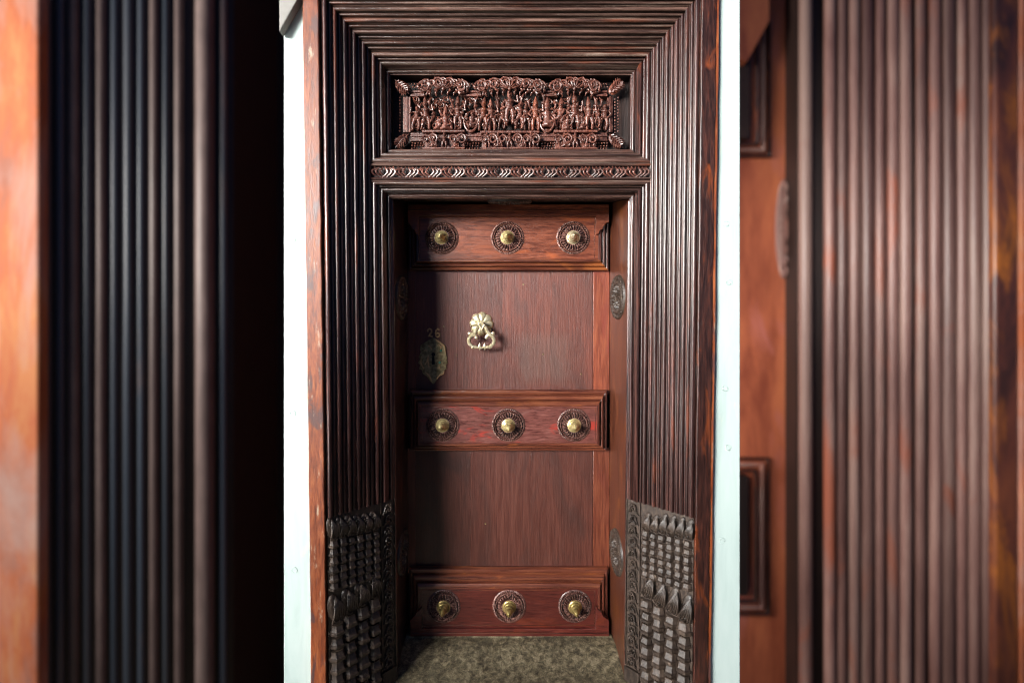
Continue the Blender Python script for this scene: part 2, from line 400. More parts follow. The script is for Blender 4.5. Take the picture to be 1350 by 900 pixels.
# outer boards on the wall
def bcol(side, name, mat, us, label=None):
    p = [(us[0], -.012), (us[1], -.012), (us[1], .06), (us[0], .06)]
    o = vmember(name, p, side, flat(0), flat(3.0), mat, SU, 26, .0016)
    m = o.modifiers.new('bevel', 'BEVEL'); m.width = .003; m.segments = 2; m.limit_method = 'ANGLE'
    return o
o = bcol(-1, 'outer_board', M['board_orange'], (-.070, -.007)); o['label'] = 'bright orange-brown worn board at the left edge'
o = bcol(1, 'outer_board', M['board_dark'], (-.061, -.002)); o['label'] = 'dark red-brown scuffed board at the right edge'
# thin orange edge strip beside the right board
p = [(-.071, -.009), (-.0613, -.009), (-.0613, .06), (-.071, .06)]
vmember('edge_strip', p, 1, flat(0), flat(3.0), M['board_orange'], SU, 26, .0012)

# carved lower jambs ------------------------------------------------
def scale_mesh(wd, h, name='carved_scale'):
    mb = MB(); rows = [(0, .7, .5), (.07, .98, .95), (.12, 1.0, 1.0), (.34, 1.0, 1.0), (.42, .86, .8), (.88, .76, .52), (1.0, .78, .55)]
    vs = []
    for t, a, dpt in rows:
        hw = wd/2*a; d = wd*.46*dpt+.002
        for x, y in ((-hw, .004), (-hw, -d*.35), (-hw*.55, -d), (hw*.55, -d), (hw, -d*.35), (hw, .004)): vs.append((x, y, h*t))
    k = 6
    fs = [(i*k+j, i*k+(j+1) % k, (i+1)*k+(j+1) % k, (i+1)*k+j) for i in range(len(rows)-1) for j in range(k)]
    fs += [tuple(range(k)), tuple(range(len(vs)-1, len(vs)-k-1, -1))]
    mb.add(vs, fs); return mb.mesh(name, M['carve_grey'], angle=25)
def leafblock_mesh(wd, h):
    mb = MB()
    mb.ell((0, 0, h*.5), (wd*.46, .009, h*.52), 10, 8)
    for k in range(6):
        t = (k-2.5)/2.5; pts = []
        for i in range(9):
            q = i/8; a = q*2.2
            pts.append((wd*(.40*t*math.cos(a*.6)+.18*math.sin(a)), -.010-.009*math.sin(q*PI), h*(.06+.9*q-.12*abs(t)*q)))
        mb.tube(pts, [.0014+.0030*math.sin(PI*(.15+.85*i/8)) for i in range(9)], 6)
    for i in range(5): mb.ell((wd*(-.25+.1*i), -.019, h*(.82-.15*i)), .0032, 6, 5)
    pts = [(wd*.28*math.cos(a), -.017, h*.2+wd*.28*math.sin(a)) for a in [i*PI*1.6/10 for i in range(11)]]
    mb.tube(pts, .0024, 6)
    return mb.mesh('leaf_carving', M['carve_grey'])
for sd in (-1, 1):
    base_p = [sp(0, -.004), sp(SL, -.004), sp(SL, .003), sp(0, .003)]
    kb = vmember('carved_base', base_p, sd, flat(0), flat(ZREED), M['carve_grey'], SU, 6, 0)
    rz = sd*-math.asin(TD)
    def put(name, me, s, n_, z, sc_=1):
        u, d = sp(s, n_); o = link(name, me, kb, (tx(sd*Wd(u), z), d, z), rz); o.scale = (1, 1, sc_); return o
    small, big = scale_mesh(.0425, .0335), scale_mesh(.063, .050)
    ls, lb = leafblock_mesh(.038, .082), leafblock_mesh(.056, .105)
    for c in range(6):
        s = .0235+c*.0380
        zt = .782-.004*c
        lo = put('leaf_carving', ls, s, .003, zt-.082); lo.rotation_euler.y = .22*sd; lo.scale = (1.05, 1.2, random.uniform(.92, 1.08))
        k = 0; z = zt-.082-.034
        while z > .475:
            o = put('carved_scale', small, s+jit(.0009), .003+jit(.0018), z, random.uniform(.78, 1.04)); o.scale.x = random.uniform(.88, 1.05); o.rotation_euler.y = jit(.05); z -= .0338; k += 1
    mb = MB(); mb.add([(x, 0, 0) for x in ()], [])
    for c in range(4):
        s = .034+c*.0565
        lo = put('leaf_carving', lb, s, .004, .37+.01*c); lo.rotation_euler.y = .20*sd; lo.scale = (1.05, 1.25, random.uniform(.95, 1.08))
        z = .37+.01*c-.051
        while z > .0:
            o = put('carved_scale', big, s+jit(.0012), .003+jit(.002), z, random.uniform(.75, 1.03)); o.scale.x = random.uniform(.9, 1.05); o.rotation_euler.y = jit(.05); z -= .0505
    # vine strip nearest the opening
    su2 = scroll_mesh('vine_scroll', M['carve_grey'], .052, .05, .003)
    st = [sp(.2395, .0), sp(.2395, .010), sp(.2425, .010), sp(.2425, .004), sp(.3075, .004), sp(.3075, .010), sp(.311, .010), sp(.311, 0)]
    vmember('vine_strip', st, sd, flat(.062), flat(ZREED), M['carve_grey'], kb, 6, 0)
    for i in range(15):
        o = put('vine_scroll', su2, .275, .006, .088+i*.0475)
        if i % 2: o.scale = (-1, 1, 1)
    ft = [sp(.238, 0), sp(.238, .014), sp(.312, .014), sp(.312, 0)]
    vmember('foot_block', ft, sd, flat(0), flat(.061), M['carve_grey'], kb, 1, 0)

# reveals ------------------------------------------------------------
def medallion_mesh(R, name, rim=3, petals=16, mat=None, hh=.006):
    mb = MB(); nr, na = 26, 96; vs = []
    for i in range(nr+1):
        t = i/nr
        for j in range(na):
            th = 2*PI*j/na
            h = hh*(.4+.6*abs(math.cos(t*PI*4.5)))*(1+.5*math.cos(petals*th)*(1 if .2 < t < .6 else .0))+(.002*math.cos(40*th) if t > .7 else 0)
            if t > .97: h = 0
            vs.append((R*t*math.cos(th), -h, R*t*math.sin(th)))
    fs = [(i*na+j, i*na+(j+1) % na, (i+1)*na+(j+1) % na, (i+1)*na+j) for i in range(nr) for j in range(na)]
    mb.add(vs, fs); return mb.mesh(name, mat or M['carve'])
med = medallion_mesh(.105, 'oval_medallion', mat=M['carve_grey'], hh=.013)
for sd in (-1, 1):
    mb = MB(); vs = []
    for z in (0, 2.10):
        xf = tx(sd*.5255, z); xb = .492 if sd > 0 else -.503
        for x, y in ((xf, .228), (xb, .52), (xb+sd*.03, .52), (xf+sd*.03, .228)): vs.append((x, y, z+(.0 if y < .3 or z == 0 else .045)))
    mb.add(vs, [(0, 1, 2, 3), (7, 6, 5, 4), (0, 4, 5, 1), (1, 5, 6, 2), (2, 6, 7, 3), (3, 7, 4, 0)])
    rv = mb.build('reveal_board', M['reveal'] if sd > 0 else M['board_dark'], SU, smooth=False)  # left reveal gets darker wood, its shade put into the colour
    for z in (1.574-(392-420)*2.36/F, 1.574-(727-420)*2.36/F):
        xf = tx(sd*.5255, z); xb = .492 if sd > 0 else -.503
        t = .45; x = xf*(1-t)+xb*t; y = .228*(1-t)+.52*t
        ang = math.atan2(xb-xf, .292)
        o = link('oval_medallion', med, rv, (x-sd*.0005, y, z), -sd*PI/2-ang)
    # rounded arris bead at the front of the reveal
    mb = MB(); mb.tube([(tx(sd*.5275, z), .226, z) for z in [i*.21 for i in range(10)]+[2.09]], .006, 8); mb.build('arris_bead', M['reed_v'], SU)
mb = MB(); vs = [(-.53, .225, 2.101), (.54, .225, 2.101), (.54, .53, 2.152), (-.53, .53, 2.152)]; vs += [(x, y, z+.03) for x, y, z in vs]
mb.add(vs, [(0, 3, 2, 1), (4, 5, 6, 7), (0, 1, 5, 4), (1, 2, 6, 5), (2, 3, 7, 6), (3, 0, 4, 7)])
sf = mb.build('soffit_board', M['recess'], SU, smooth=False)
o = link('soffit_medallion', med, sf, (0, .335, 2.119)); o.scale = (1.0, 1, .8); o.rotation_euler = (PI/2+.165, 0, 0)

# ================================================================== FRIEZE
YF = .275
FZ = MB()
a, b_ = at(508, 206, YF), at(836, 96, YF)
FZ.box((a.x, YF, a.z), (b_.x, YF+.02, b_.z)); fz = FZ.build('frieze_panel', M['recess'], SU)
def fp(px, py, y): return at(px, py, y)
def bar(px0, py0, px1, py1, y, name='ledge', steps=3, mat='carve'):
    p, q = at(px0, py1, y), at(px1, py0, y); mb = MB()
    h = (q.z-p.z)/steps
    for i in range(steps):
        off = (.0, .007, .002, .009, .003)[i % 5]
        mb.box((p.x, y+off, p.z+h*i), (q.x, YF+.002, p.z+h*(i+1)*.999))
    mb.build(name, M[mat], fz, bevel=.0015)
for p0, p1 in ((541, 562), (608, 635), (710, 735), (780, 801)):
    bar(p0, 119, p1, 127, .235, steps=3)
    bar(p0, 174, p1, 186, .228, steps=4)
def vbar(px0, px1, py0, py1, y):
    p, q = at(px0, py1, y), at(px1, py0, y); mb = MB(); wv = (q.x-p.x)/3
    for i in range(3): mb.box((p.x+wv*i, y+(.006, 0, .004)[i], p.z), (p.x+wv*(i+1)*.999, YF+.002, q.z))
    mb.build('pilaster', M['carve'], fz, bevel=.0015)
vbar(531, 541, 127, 174, .235); vbar(801, 808, 127, 174, .24)
# corner leaves
mb = MB(); S = .040
mb.ell((0, 0, 0), (S*.95, .010, S*.60), 14, 8)
mb.tube([(-S*1.05, -.004, 0), (0, -.013, 0), (S*1.1, -.004, 0)], [.002, .003, .0015], 6)
for k in range(6):
    x = -S*.75+k*S*.28
    for sgn in (-1, 1):
        l = S*.55*math.sin(PI*(.15+.7*k/5))+.004
        mb.tube([(x, -.009, 0), (x+l*.5, -.013, sgn*l*.6), (x+l*.9, -.006, sgn*l*1.1)], [.003, .0048, .0016], 6)
leaf = mb.mesh('corner_leaf', M['carve'])
for px, py, r in ((530, 115, -45), (530.5, 186, 45+180), (811.5, 116, 45), (811.5, 186, -45)):
    o = link('corner_leaf', leaf, fz, at(px, py, .232)); o.rotation_euler = (0, -math.radians(r), 0)
# rows of pearls
pearl = MB().ell((0, 0, 0), .0042, 7, 5).mesh('pearl', M['carve'])
for px in (527.5, 815):
    for i in range(12):
        link('pearl', pearl, fz, at(px+jit(.2), 129+i*4, .245)); 
        if px > 800: link('pearl', pearl, fz, at(px-4.2, 131+i*4, .246))
for p0, p1 in ((541, 560), (610, 633), (712, 733), (783, 802)):
    n = int((p1-p0)/3.6)
    for i in range(n):
        for row in (189, 192.5, 196): link('pearl', pearl, fz, at(p0+2+i*3.6+(row % 2)*1.2, row+jit(.4), .235+.004*(i % 2)))
        link('pearl', pearl, fz, at(p0+2+i*3.6, 111, .262)); link('pearl', pearl, fz, at(p0+3.5+i*3.6, 115, .262))
# figures
def voxel(mb, name, mat, size=.0013):
    me = mb.mesh(name, mat); o = bpy.data.objects.new('tmp', me); col.objects.link(o)
    m = o.modifiers.new('r', 'REMESH'); m.mode = 'VOXEL'; m.voxel_size = size
    dg = bpy.context.evaluated_depsgraph_get(); r = bpy.data.meshes.new_from_object(o.evaluated_get(dg)); r.name = name
    bpy.data.objects.remove(o); r.materials.clear(); r.materials.append(mat)
    r.polygons.foreach_set('use_smooth', [True]*len(r.polygons)); return r
def figure(kind, h=.145, lean=0, arm=0, crown=1):
    mb = MB(); k = h/.145
    def P(x, y, z): return (x*k+lean*z*k, y*k, z*k)
    if kind == 'stand':
        sp_ = random.uniform(.007, .011)
        mb.tube([P(-sp_, -.004, 0), P(-sp_*1.15, -.008, .026), P(-.007, -.006, .055)], [.0042*k, .0055*k, .0075*k], 8)
        mb.tube([P(sp_, -.004, 0), P(sp_*1.3, -.011, .027), P(.007, -.006, .055)], [.0042*k, .0055*k, .0075*k], 8)
        mb.ell(P(-sp_, -.009, .002), (.0045, .008, .003), 8, 5); mb.ell(P(sp_, -.009, .002), (.0045, .008, .003), 8, 5)
        mb.ell(P(0, -.006, .056), (.0125*k, .009, .009*k), 10, 6)
        mb.tube([P(0, -.006, .054), P(0, -.007, .068), P(0, -.008, .084), P(0, -.006, .094)], [.011*k, .0082*k, .012*k, .006*k], 10)
        z = 0
    else:
        mb.tube([P(-.016, -.006, .006), P(0, -.013, .010), P(.018, -.006, .004)], [.006*k, .0085*k, .006*k], 8)
        mb.tube([P(.004, -.012, .014), P(.017, -.014, .024), P(.020, -.008, .003)], [.0065*k, .006*k, .0045*k], 8)
        mb.tube([P(0, -.008, .012), P(0, -.009, .03), P(0, -.008, .047), P(0, -.006, .055)], [.012*k, .009*k, .0125*k, .006*k], 10)
        z = -.040
    mb.ell(P(0, -.010, .103+z), (.0082*k, .0085, .0095*k), 10, 8)       # head
    mb.ell(P(0, -.019, .102+z), (.0016, .003, .0028), 6, 5)
    if crown: mb.tube([P(0, -.008, .109+z), P(0, -.008, .117+z), P(0, -.007, .128+z), P(0, -.007, .143+z)], [.0085*k, .0072*k, .0052*k, .0012*k], 8)
    else: mb.ell(P(0, -.005, .110+z), (.0085*k, .008, .006*k), 8, 6)
    for sgn in (-1, 1):
        up = (arm >> (0 if sgn < 0 else 1)) & 1
        sh = P(sgn*.0125, -.008, .087+z)
        if up: pts = [sh, P(sgn*.024, -.010, .078+z), P(sgn*.021, -.012, .105+z)]
        else: pts = [sh, P(sgn*.022, -.009, .068+z), P(sgn*.013, -.016, .056+z)]
        mb.tube(pts, [.0046*k, .0042*k, .0034*k], 7)
    mb.tube([P(-.012, -.010, .088+z), P(-.004, -.018, .078+z), P(.004, -.018, .078+z), P(.012, -.010, .088+z)], .0016, 5)
    mb.tube([P(.011*math.cos(t), -.006-.008*abs(math.sin(t)), .060+z+.002*math.cos(3*t)) for t in [i*PI/5 for i in range(11)]], .002, 5)
    mb.ell(P(0, .003, .06+z), (.010*k, .006, .05*k), 8, 6)
    return voxel(mb, 'carved_figure', M['carve'])
figs = [figure('stand', .145, .05, 0), figure('stand', .148, -.04, 3), figure('stand', .14, .08, 1, 0), figure('stand', .15, 0, 2), figure('seat', .15, 0, 0), figure('seat', .14, .1, 3, 0)]
FIG = [(548, 174, 2, .95), (563, 173, 1, 1), (577, 173, 5, .8), (588, 173, 4, 1), (604, 173, 3, 1), (621, 171, 5, 1.0), (636, 174, 0, 1.05), (649, 174, 1, .95),
       (661, 172, 2, .9), (672, 165, 3, 1.1), (684, 172, 0, .95), (695, 174, 1, .9), (706, 174, 3, 1.0), (721, 170, 4, 1.25), (737, 174, 0, 1.05),
       (746, 173, 5, .85), (757, 173, 3, 1.12), (767, 173, 4, .8), (777, 173, 1, .98), (786, 170, 2, .7), (794, 174, 2, 1.02)]
for i, (px, py, k, s) in enumerate(FIG):
    o = link('carved_figure', figs[k], fz, at(px, py, .245+.004*(i % 3))); o.scale = (s*1.38, 1.5, s*1.04)
for i, px in enumerate((571, 586, 600, 643, 657, 672, 688, 701, 744, 758, 772)):   # figures on the pedestals
    o = link('carved_figure', figs[(4, 3, 5, 1)[i % 4]], fz, at(px, 196 if i % 4 else 195, .228)); o.scale = (.85, 1, .5 if i % 4 in (1, 3) else .72)
# pedestals, scrolls, canopies
for p0, p1, t in ((558, 612, 173), (635, 710, 174), (731, 786, 173)):
    p, q = at(p0, 198, .232), at(p1, t, .232)
    mb = MB(); mb.box((p.x, .238, p.z), (q.x, YF+.001, q.z-.012)); mb.box((p.x-.004, .216, q.z-.010), (q.x+.004, YF+.001, q.z)); mb.box((p.x-.004, .216, p.z), (q.x+.004, YF+.001, p.z+.008))
    mb.build('pedestal', M['carve'], fz, bevel=.002)
def curl(R, turns, r0, wob=0, y=-.012):
    mb = MB(); pts = []; N = 22
    for i in range(N):
        t = i/(N-1); a = turns*2*PI*t; rr = R*(1-.8*t)
        pts.append((rr*math.cos(a), y-.008*t, rr*math.sin(a)))
    mb.tube(pts, [r0*(1-.35*i/N) for i in range(N)], 7)
    for k in range(4):
        a = k*1.4; mb.ell((R*.9*math.cos(a), y, R*.9*math.sin(a)), (R*.18, .005, R*.45), 8, 6, a-.6)
    return mb.mesh('scroll', M['carve'])
curls = [curl(.024, 1.5, .0052), curl(.019, 1.3, .0046), curl(.029, 1.2, .005)]
def serp(h, amp, ph, r0):
    mb = MB(); pts = [(amp*math.sin(ph+t*7.2)*(1-.3*t), -.010-.008*math.sin(t*PI*3), h*t) for t in [i/20 for i in range(21)]]
    mb.tube(pts, [r0*(.6+.6*math.sin(PI*i/20)) for i in range(21)], 7)
    for k in range(4): mb.ell((amp*math.sin(ph+k*1.8), -.012, h*(.2+.22*k)), (.006, .006, .009), 8, 6, k)
    return mb.mesh('tendril', M['carve'])
serps = [serp(.14, .008, 0, .0042), serp(.11, .010, 2, .0038), serp(.085, .007, 4, .0045)]
for i, px in enumerate((555.5, 570, 582, 595, 612, 616, 629, 641, 646, 655, 665, 678, 689, 700, 711, 715, 729, 741, 751, 763, 771, 783, 789)):
    o = link('tendril', serps[i % 3], fz, at(px, 173-random.uniform(0, 8), .250)); o.scale = ((-1) ** i*1.3, 1.3, random.uniform(.85, 1.08))
for i in range(110):
    px = 546+(i%46)*5.5+(i//46)*2.3+jit(1.5); o = link('scroll', curls[i % 2], fz, at(px, 134+random.random()*36, .262)); o.scale = (.62*(-1) ** i, 1.3, .7); o.rotation_euler = (0, random.uniform(0, 6), 0)
for p0, p1 in ((563, 607), (637, 708), (736, 780)):      # canopies of leaves
    k = int((p1-p0)/7)
    for i in range(k+1):
        px = p0+(p1-p0)*i/k; t = (i/k-.5)*2
        o = link('scroll', curls[i % 2], fz, at(px, 110+4*abs(t), .238)); o.scale = ((-1) ** i, 1.1, 1); o.rotation_euler = (0, t*1.2, 0)
        o = link('tendril', serps[2], fz, at(px, 127+2*abs(t), .236)); o.scale = (1, 1, .75); o.rotation_euler = (0, t*.7, 0)
    for sgn, px in ((-1, p0-3), (1, p1+3)):
        o = link('scroll', curls[2], fz, at(px, 117, .236)); o.scale = (sgn, 1, 1.1)
mb = MB()
for k in range(-3, 4):
    a = k*.42; mb.ell((.026*math.sin(a), -.008, .026*math.cos(a)), (.0048, .007, .018), 8, 6, -a)
mb.ell((0, -.012, 0), .008, 8, 6); fan = mb.mesh('fan_crest', M['carve'])
for px in (585, 672, 757): link('fan_crest', fan, fz, at(px, 119, .226))
for i, px in enumerate((562, 572, 598, 609, 639, 650, 663, 683, 694, 706, 736, 748, 768, 780)):
    o = link('scroll', curls[(i+1) % 2], fz, at(px, 185, .226)); o.scale = ((-1) ** i*.95, 1, 1.05)
mb = MB(); mb.tube([(.031*math.cos(a), -.010, .05+.052*math.sin(a)) for a in [PI*1.02+i*PI*.96/14 for i in range(15)]], [.002+.004*math.sin(PI*i/14) for i in range(15)], 8)
cres = mb.mesh('crescent', M['carve'])
for px, s in ((621, 1), (721, -1.05)): o = link('crescent', cres, fz, at(px, 174, .236)); o.scale = (s, 1, 1)

# ================================================================== DOOR LEAF
DR = empty('door', 'closed red-brown wooden door with three bossed rails and brass knocker', 'door')
YL = .50
def quadbox(px0, py0, px1, py1, y, yb, mat, name, parent, bevel=.002):
    p, q = at(px0, py1, y), at(px1, py0, y); mb = MB(); mb.box((p.x, y, p.z), (q.x, yb, q.z)); return mb.build(name, M[mat], parent, bevel=bevel)
zlow = .006
mb = MB(); mb.box((at(528, 0, .53).x, .53, zlow), (at(806, 0, .53).x, .545, 2.15)); mb.build('backing', M['recess'], DR)
# planks of the two panels (fine joints)
for (ya, yb_) in ((352, 520), (590, 756)):
    joints = [548, 603, 662, 726, 781.4] if ya < 400 else [548, 620, 700, 781.4]
    for a, b in zip(joints[:-1], joints[1:]):
        quadbox(a, ya, b-.05, yb_, YL+random.uniform(0, .0012), .531, 'panel', 'plank', DR, .0007)
    quadbox(782, ya, 803.5, yb_, YL-.002, .531, 'stile', 'stile', DR, .002)
    quadbox(529, ya, 547.8, yb_, YL-.002, .531, 'panel', 'stile', DR, .002)  # left stile uses the darker panel wood to paint in its shade

PROF = [(0, .499), (0, .476), (.04, .4705), (.16, .4685), (.26, .4715), (.30, .4745), (.34, .462), (.40, .457), (.52, .4555), (.62, .459), (.655, .462), (.70, .449), (.78, .4445), (.93, .4445), (1.0, .450)]
def rail(px0, py0, px1, py1, il, it, ir, ib, matf, plate=None):
    """stepped, mitred mouldings round a raised field"""
    root = quadbox(px0+il-1.5, py0+it-1, px1-ir+1.5, py1-ib+1, .448, .5, matf, 'rail', DR, .0015)
    P0, P1 = at(px0, py1, .46), at(px1, py0, .46); k = .00369
    def pt(f, corner):
        x = P0.x+il*k*f if corner in (0, 3) else P1.x-ir*k*f
        z = P0.z+ib*k*f if corner in (0, 1) else P1.z-it*k*f
        return x, z
    for c0, c1, nm in ((0, 1, 'h'), (1, 2, 'v'), (2, 3, 'h'), (3, 0, 'v')):
        mb = MB(); vs = []; N = 12; n = len(PROF)+1
        for i in range(N+1):
            t = i/N; oy = jit(.0005) if 0 < i < N else 0
            for f, y in PROF+[(1.0, .499)]:
                a, b = pt(f, c0), pt(f, c1); vs.append((a[0]*(1-t)+b[0]*t, y+oy, a[1]*(1-t)+b[1]*t))
        fs = [(i*n+j, i*n+j+1, (i+1)*n+j+1, (i+1)*n+j) for i in range(N) for j in range(n-1)]
        mb.add(vs, fs); mb.build('moulding', M['mould_'+nm], root)
    return root
def qcurve(pts): return pts
r1 = rail(537.5, 281, 803, 356, 16, 3, 15, 14, 'rail')
r2 = rail(540, 514.5, 801, 595, 15, 21, 15, 12, 'rail_mid')
r3 = rail(540, 750.5, 802, 829, 15, 24, 15, 2, 'rail_low')
# front plates with ears (top rail: ears at the top; bottom rail: ears at the bottom)
def earplate(root, mat, top):
    y = .436; k = (2+y)/F
    def q(px, py): v = at(px, py, y); return (v.x, v.z)
    if top:
        bits = [(537.5, 269.5), (803, 269.5), (803, 293), (799, 294), (796, 298), (794.5, 302), (791, 303.5), (789.5, 308), (785.5, 309.5), (785.5, 285.5), (552, 285.5), (552, 309.5), (548, 308), (546.5, 303.5), (543, 302), (541, 297), (537.5, 293)]
    else:
        bits = [(541, 839), (803, 839), (803, 817), (799, 815), (795, 812), (793, 806), (789, 804), (786, 799), (785.5, 828.5), (556, 828.5), (556, 800), (552, 804), (549, 806), (546, 812), (541, 817)]
    mb = MB(); mb.prism([q(*b) for b in bits], y, .499); o = mb.build('apron_plate', M[mat], root, bevel=.0015)
    lines = ([((538, 277), (802.5, 277)), ((553, 284.5), (785, 284.5))] if top else [((542, 834), (802, 834))])
    for (a, b) in lines:
        A, B = at(*a, y), at(*b, y); mb = MB(); mb.tube([A, (A+B)/2, B], .0032, 8); mb.build('bead', M['mould_h'], root)
earplate(r1, 'rail', True); earplate(r3, 'rail_low', False)
# shallow scratched frame line inside each field
for root, (a, b, c, d) in ((r1, (553.5, 287, 784, 341)), (r2, (556.5, 537, 785, 582)), (r3, (557, 777, 784, 824))):
    y = .4475; mb = MB()
    p, q = at(a, d, y), at(c, b, y); e = .0022
    for A, B in (((p.x, p.z), (q.x, p.z+e)), ((p.x, q.z-e), (q.x, q.z)), ((p.x, p.z+e), (p.x+e, q.z-e)), ((q.x-e, p.z+e), (q.x, q.z-e))):
        mb.box((A[0], y-.0016, A[1]), (B[0], y+.002, B[1]))
    mb.build('field_line', M['mould_h'], root, bevel=.0005)
# dusty strip at the foot of the door
mb = MB(); p, q = at(536, 843, .45), at(806, 838.5, .45); mb.box((p.x, .4345, .030), (q.x, .5, .0475)); mb.build('bottom_strip', M['stone'], DR, bevel=.002)

# bosses
def rosette_mesh():
    R = .081; nr, na = 40, 256; mb = MB(); vs = []
    for i in range(nr+1):
        t = .18+.82*i/nr
        for j in range(na):
            th = 2*PI*j/na; h = .004
            if t > .955: h = .001+.003*(1-t)/.045
            elif t > .86: h = .002+.009*math.sin(PI*(t-.86)/.095)*(.55+.45*math.cos(48*th))
            elif t > .83: h = -.001
            elif t > .75: h = .003+.013*math.sin(PI*(t-.75)/.08)*(.7+.3*math.cos(36*th))
            elif t > .72: h = .001
            elif t > .46: 
                q = (t-.46)/.26; h = .001+.017*math.sin(PI*(.22+.70*q))*max(0, math.cos(26*th)*.75+.25)**.6
            else: h = .010
            vs.append((R*t*math.cos(th), -h, R*t*math.sin(th)))
    mb.add(vs, [(i*na+j, i*na+(j+1) % na, (i+1)*na+(j+1) % na, (i+1)*na+j) for i in range(nr) for j in range(na)])
    return mb.mesh('boss', M['boss'], angle=60)
ros = rosette_mesh()
fin = MB().lathe([(.037, .002), (.0375, .010), (.036, .014), (.031, .017), (.029, .023), (.0255, .027), (.0235, .028), (.024, .033), (.0215, .041), (.017, .046), (.0165, .049), (.0175, .054), (.016, .062), (.012, .069), (.0075, .074), (.0045, .076), (.005, .079), (.0065, .082), (.006, .086), (.003, .0895), (.0003, .0905)], 40).mesh('brass_finial', M['brass'], angle=22)
fin2 = fin.copy(); fin2.materials.clear(); fin2.materials.append(M['brass_pale'])
fin3 = fin.copy(); fin3.materials.clear(); fin3.materials.append(brass('dull_brass', (.5, .38, .14), (.28, .2, .07), .7, .28))
for py, row in ((313.5, 0), (560, 1), (798.5, 2)):
    for ci, px in enumerate((582.5, 669, 755.5)):
        px += row*1.2
        b = link('boss', ros, DR, at(px, py, .4475)); b.rotation_euler = (0, random.uniform(0, 6), 0)
        f = link('brass_finial', fin2 if (row, ci) == (0, 2) else (fin3 if row == 2 else fin), b); f.scale = (.9, .95, .9); f.rotation_euler = (jit(.05), random.uniform(0, 6), jit(.05))

# knocker --------------------------------------------------------------
K = at(635, 427, YL)
mb = MB()
NA, NR = 168, 12; vs = []
for i in range(NR+1):
    for j in range(NA):
        th = 2*PI*j/NA; lob = abs(math.cos(th*4+.3)); t = i/NR
        R = (.050+.010*lob**.4)*t
        h = .016*math.sqrt(max(0, 1-t**3))*(.6+.4*lob**.25 if t > .3 else 1)+.001
        vs.append((R*math.cos(th), -h if i < NR else 0, R*math.sin(th)))
mb.add(vs, [(i*NA+j, i*NA+(j+1) % NA, (i+1)*NA+(j+1) % NA, (i+1)*NA+j) for i in range(NR) for j in range(NA)])
mb.lathe([(.016, .012), (.015, .026), (.0005, .026)], 28)
kn = mb.build('knocker', M['brass_pale'], DR, loc=K)
mb = MB(); mb.box((-.0125, -.062, -.016), (.0125, -.004, .009)); mb.build('knocker_boss', M['brass_pale'], kn, bevel=.002)
mb = MB(); yr = -.058; k = .0035
def kp(px, py): return ((px-635)*k, yr, (427-py)*k)
def mir(pts): return [(2*635.5-a, b) for a, b in pts]
lyre = [(632.5, 429), (629.5, 431.5), (628.5, 435), (626.5, 438), (623, 441), (619.5, 440)]
loop_ = [(628.5, 445.5), (627, 442.5), (623.5, 442), (619.5, 445), (617.8, 449.5), (619, 454), (623, 457.8), (629, 459)]
low = [(622, 459.3), (628, 459.3), (634, 459.5)]
for L_ in (lyre, loop_):
    for q in (L_, mir(L_)): mb.tube([kp(*p) for p in q], [.0075+.0022*math.sin(PI*i/(len(q)-1)) for i in range(len(q))], 9, .8)
for q in (lyre, mir(lyre)): mb.ell(kp(*q[-1]), (.010, .007, .010), 10, 7)
for q in (loop_, mir(loop_)): mb.ell(kp(q[0][0], q[0][1]), (.009, .007, .009), 10, 7)
for px in (621, 650): mb.tube([kp(px, 459.5), kp(px+(3 if px < 630 else -3), 459)], [.004, .009], 8)
mb.tube([kp(624, 459), kp(635.5, 459.5), kp(647, 459)], .0055, 8, .8)
for px in (633, 640): mb.tube([kp(px, 453), kp(px, 458), kp(px+.3, 463)], [.001, .009, .001], 8, .7)
mb.tube([kp(632.5, 427), kp(636, 434), kp(640, 428)], .009, 8)
mb.build('knocker_ring', M['brass_pale'], kn, loc=(0, 0, 0))

# escutcheon -----------------------------------------------------------
def E(px, py): v = at(px, py, YL); return v.x, v.z
half = [(571.5, 444.5), (577, 448), (583, 452), (587.5, 455), (588.5, 460), (587, 464), (590, 470), (589, 474), (591, 478), (588, 481), (589.5, 486), (585.5, 487.5), (585, 492), (579, 496), (575, 502), (571.8, 506.5)]
poly = half+[(2*571.7-a-1.2, b) for a, b in reversed(half[1:-1])]
mb = MB(); mb.prism([E(*p) for p in poly], YL-.007, YL+.001); es = mb.build('escutcheon', M['brass_old'], DR, bevel=.002)
mb = MB()
for pts in ([(565, 455), (568, 457), (569.5, 461)], [(559, 462), (562, 461), (564, 462.5)], [(577, 456), (579, 454), (582, 456), (581, 460)], [(561, 480), (563, 476), (566, 478)], [(577, 485), (580, 483), (581, 487)], [(576, 499), (580, 494), (585, 492), (586, 488)], [(561, 490), (566, 494), (570, 503)], [(573, 446), (579, 450), (586, 456), (588, 466)], [(556, 470), (555, 478), (559, 486)], [(565, 468), (564, 474), (566, 484)]):
    mb.tube([(*E(*p), 0)[:1]+(YL-.008, E(*p)[1]) for p in pts], [.002]+[.0045]*(len(pts)-2)+[.002], 6)
mb.build('chased_scroll', M['digit'], es)
mb = MB(); mb.prism([(E(571.5, 467)[0]+.0095*math.cos(t), E(571.5, 467)[1]+.0095*math.sin(t)) for t in [i*PI/10 for i in range(20)]], YL-.0078, YL-.0072)
mb.prism([E(570.1, 469.5), E(573, 469.5), E(573.6, 480), E(569.6, 480)][::-1], YL-.0081, YL-.0073); mb.build('keyhole', M['black'], es)
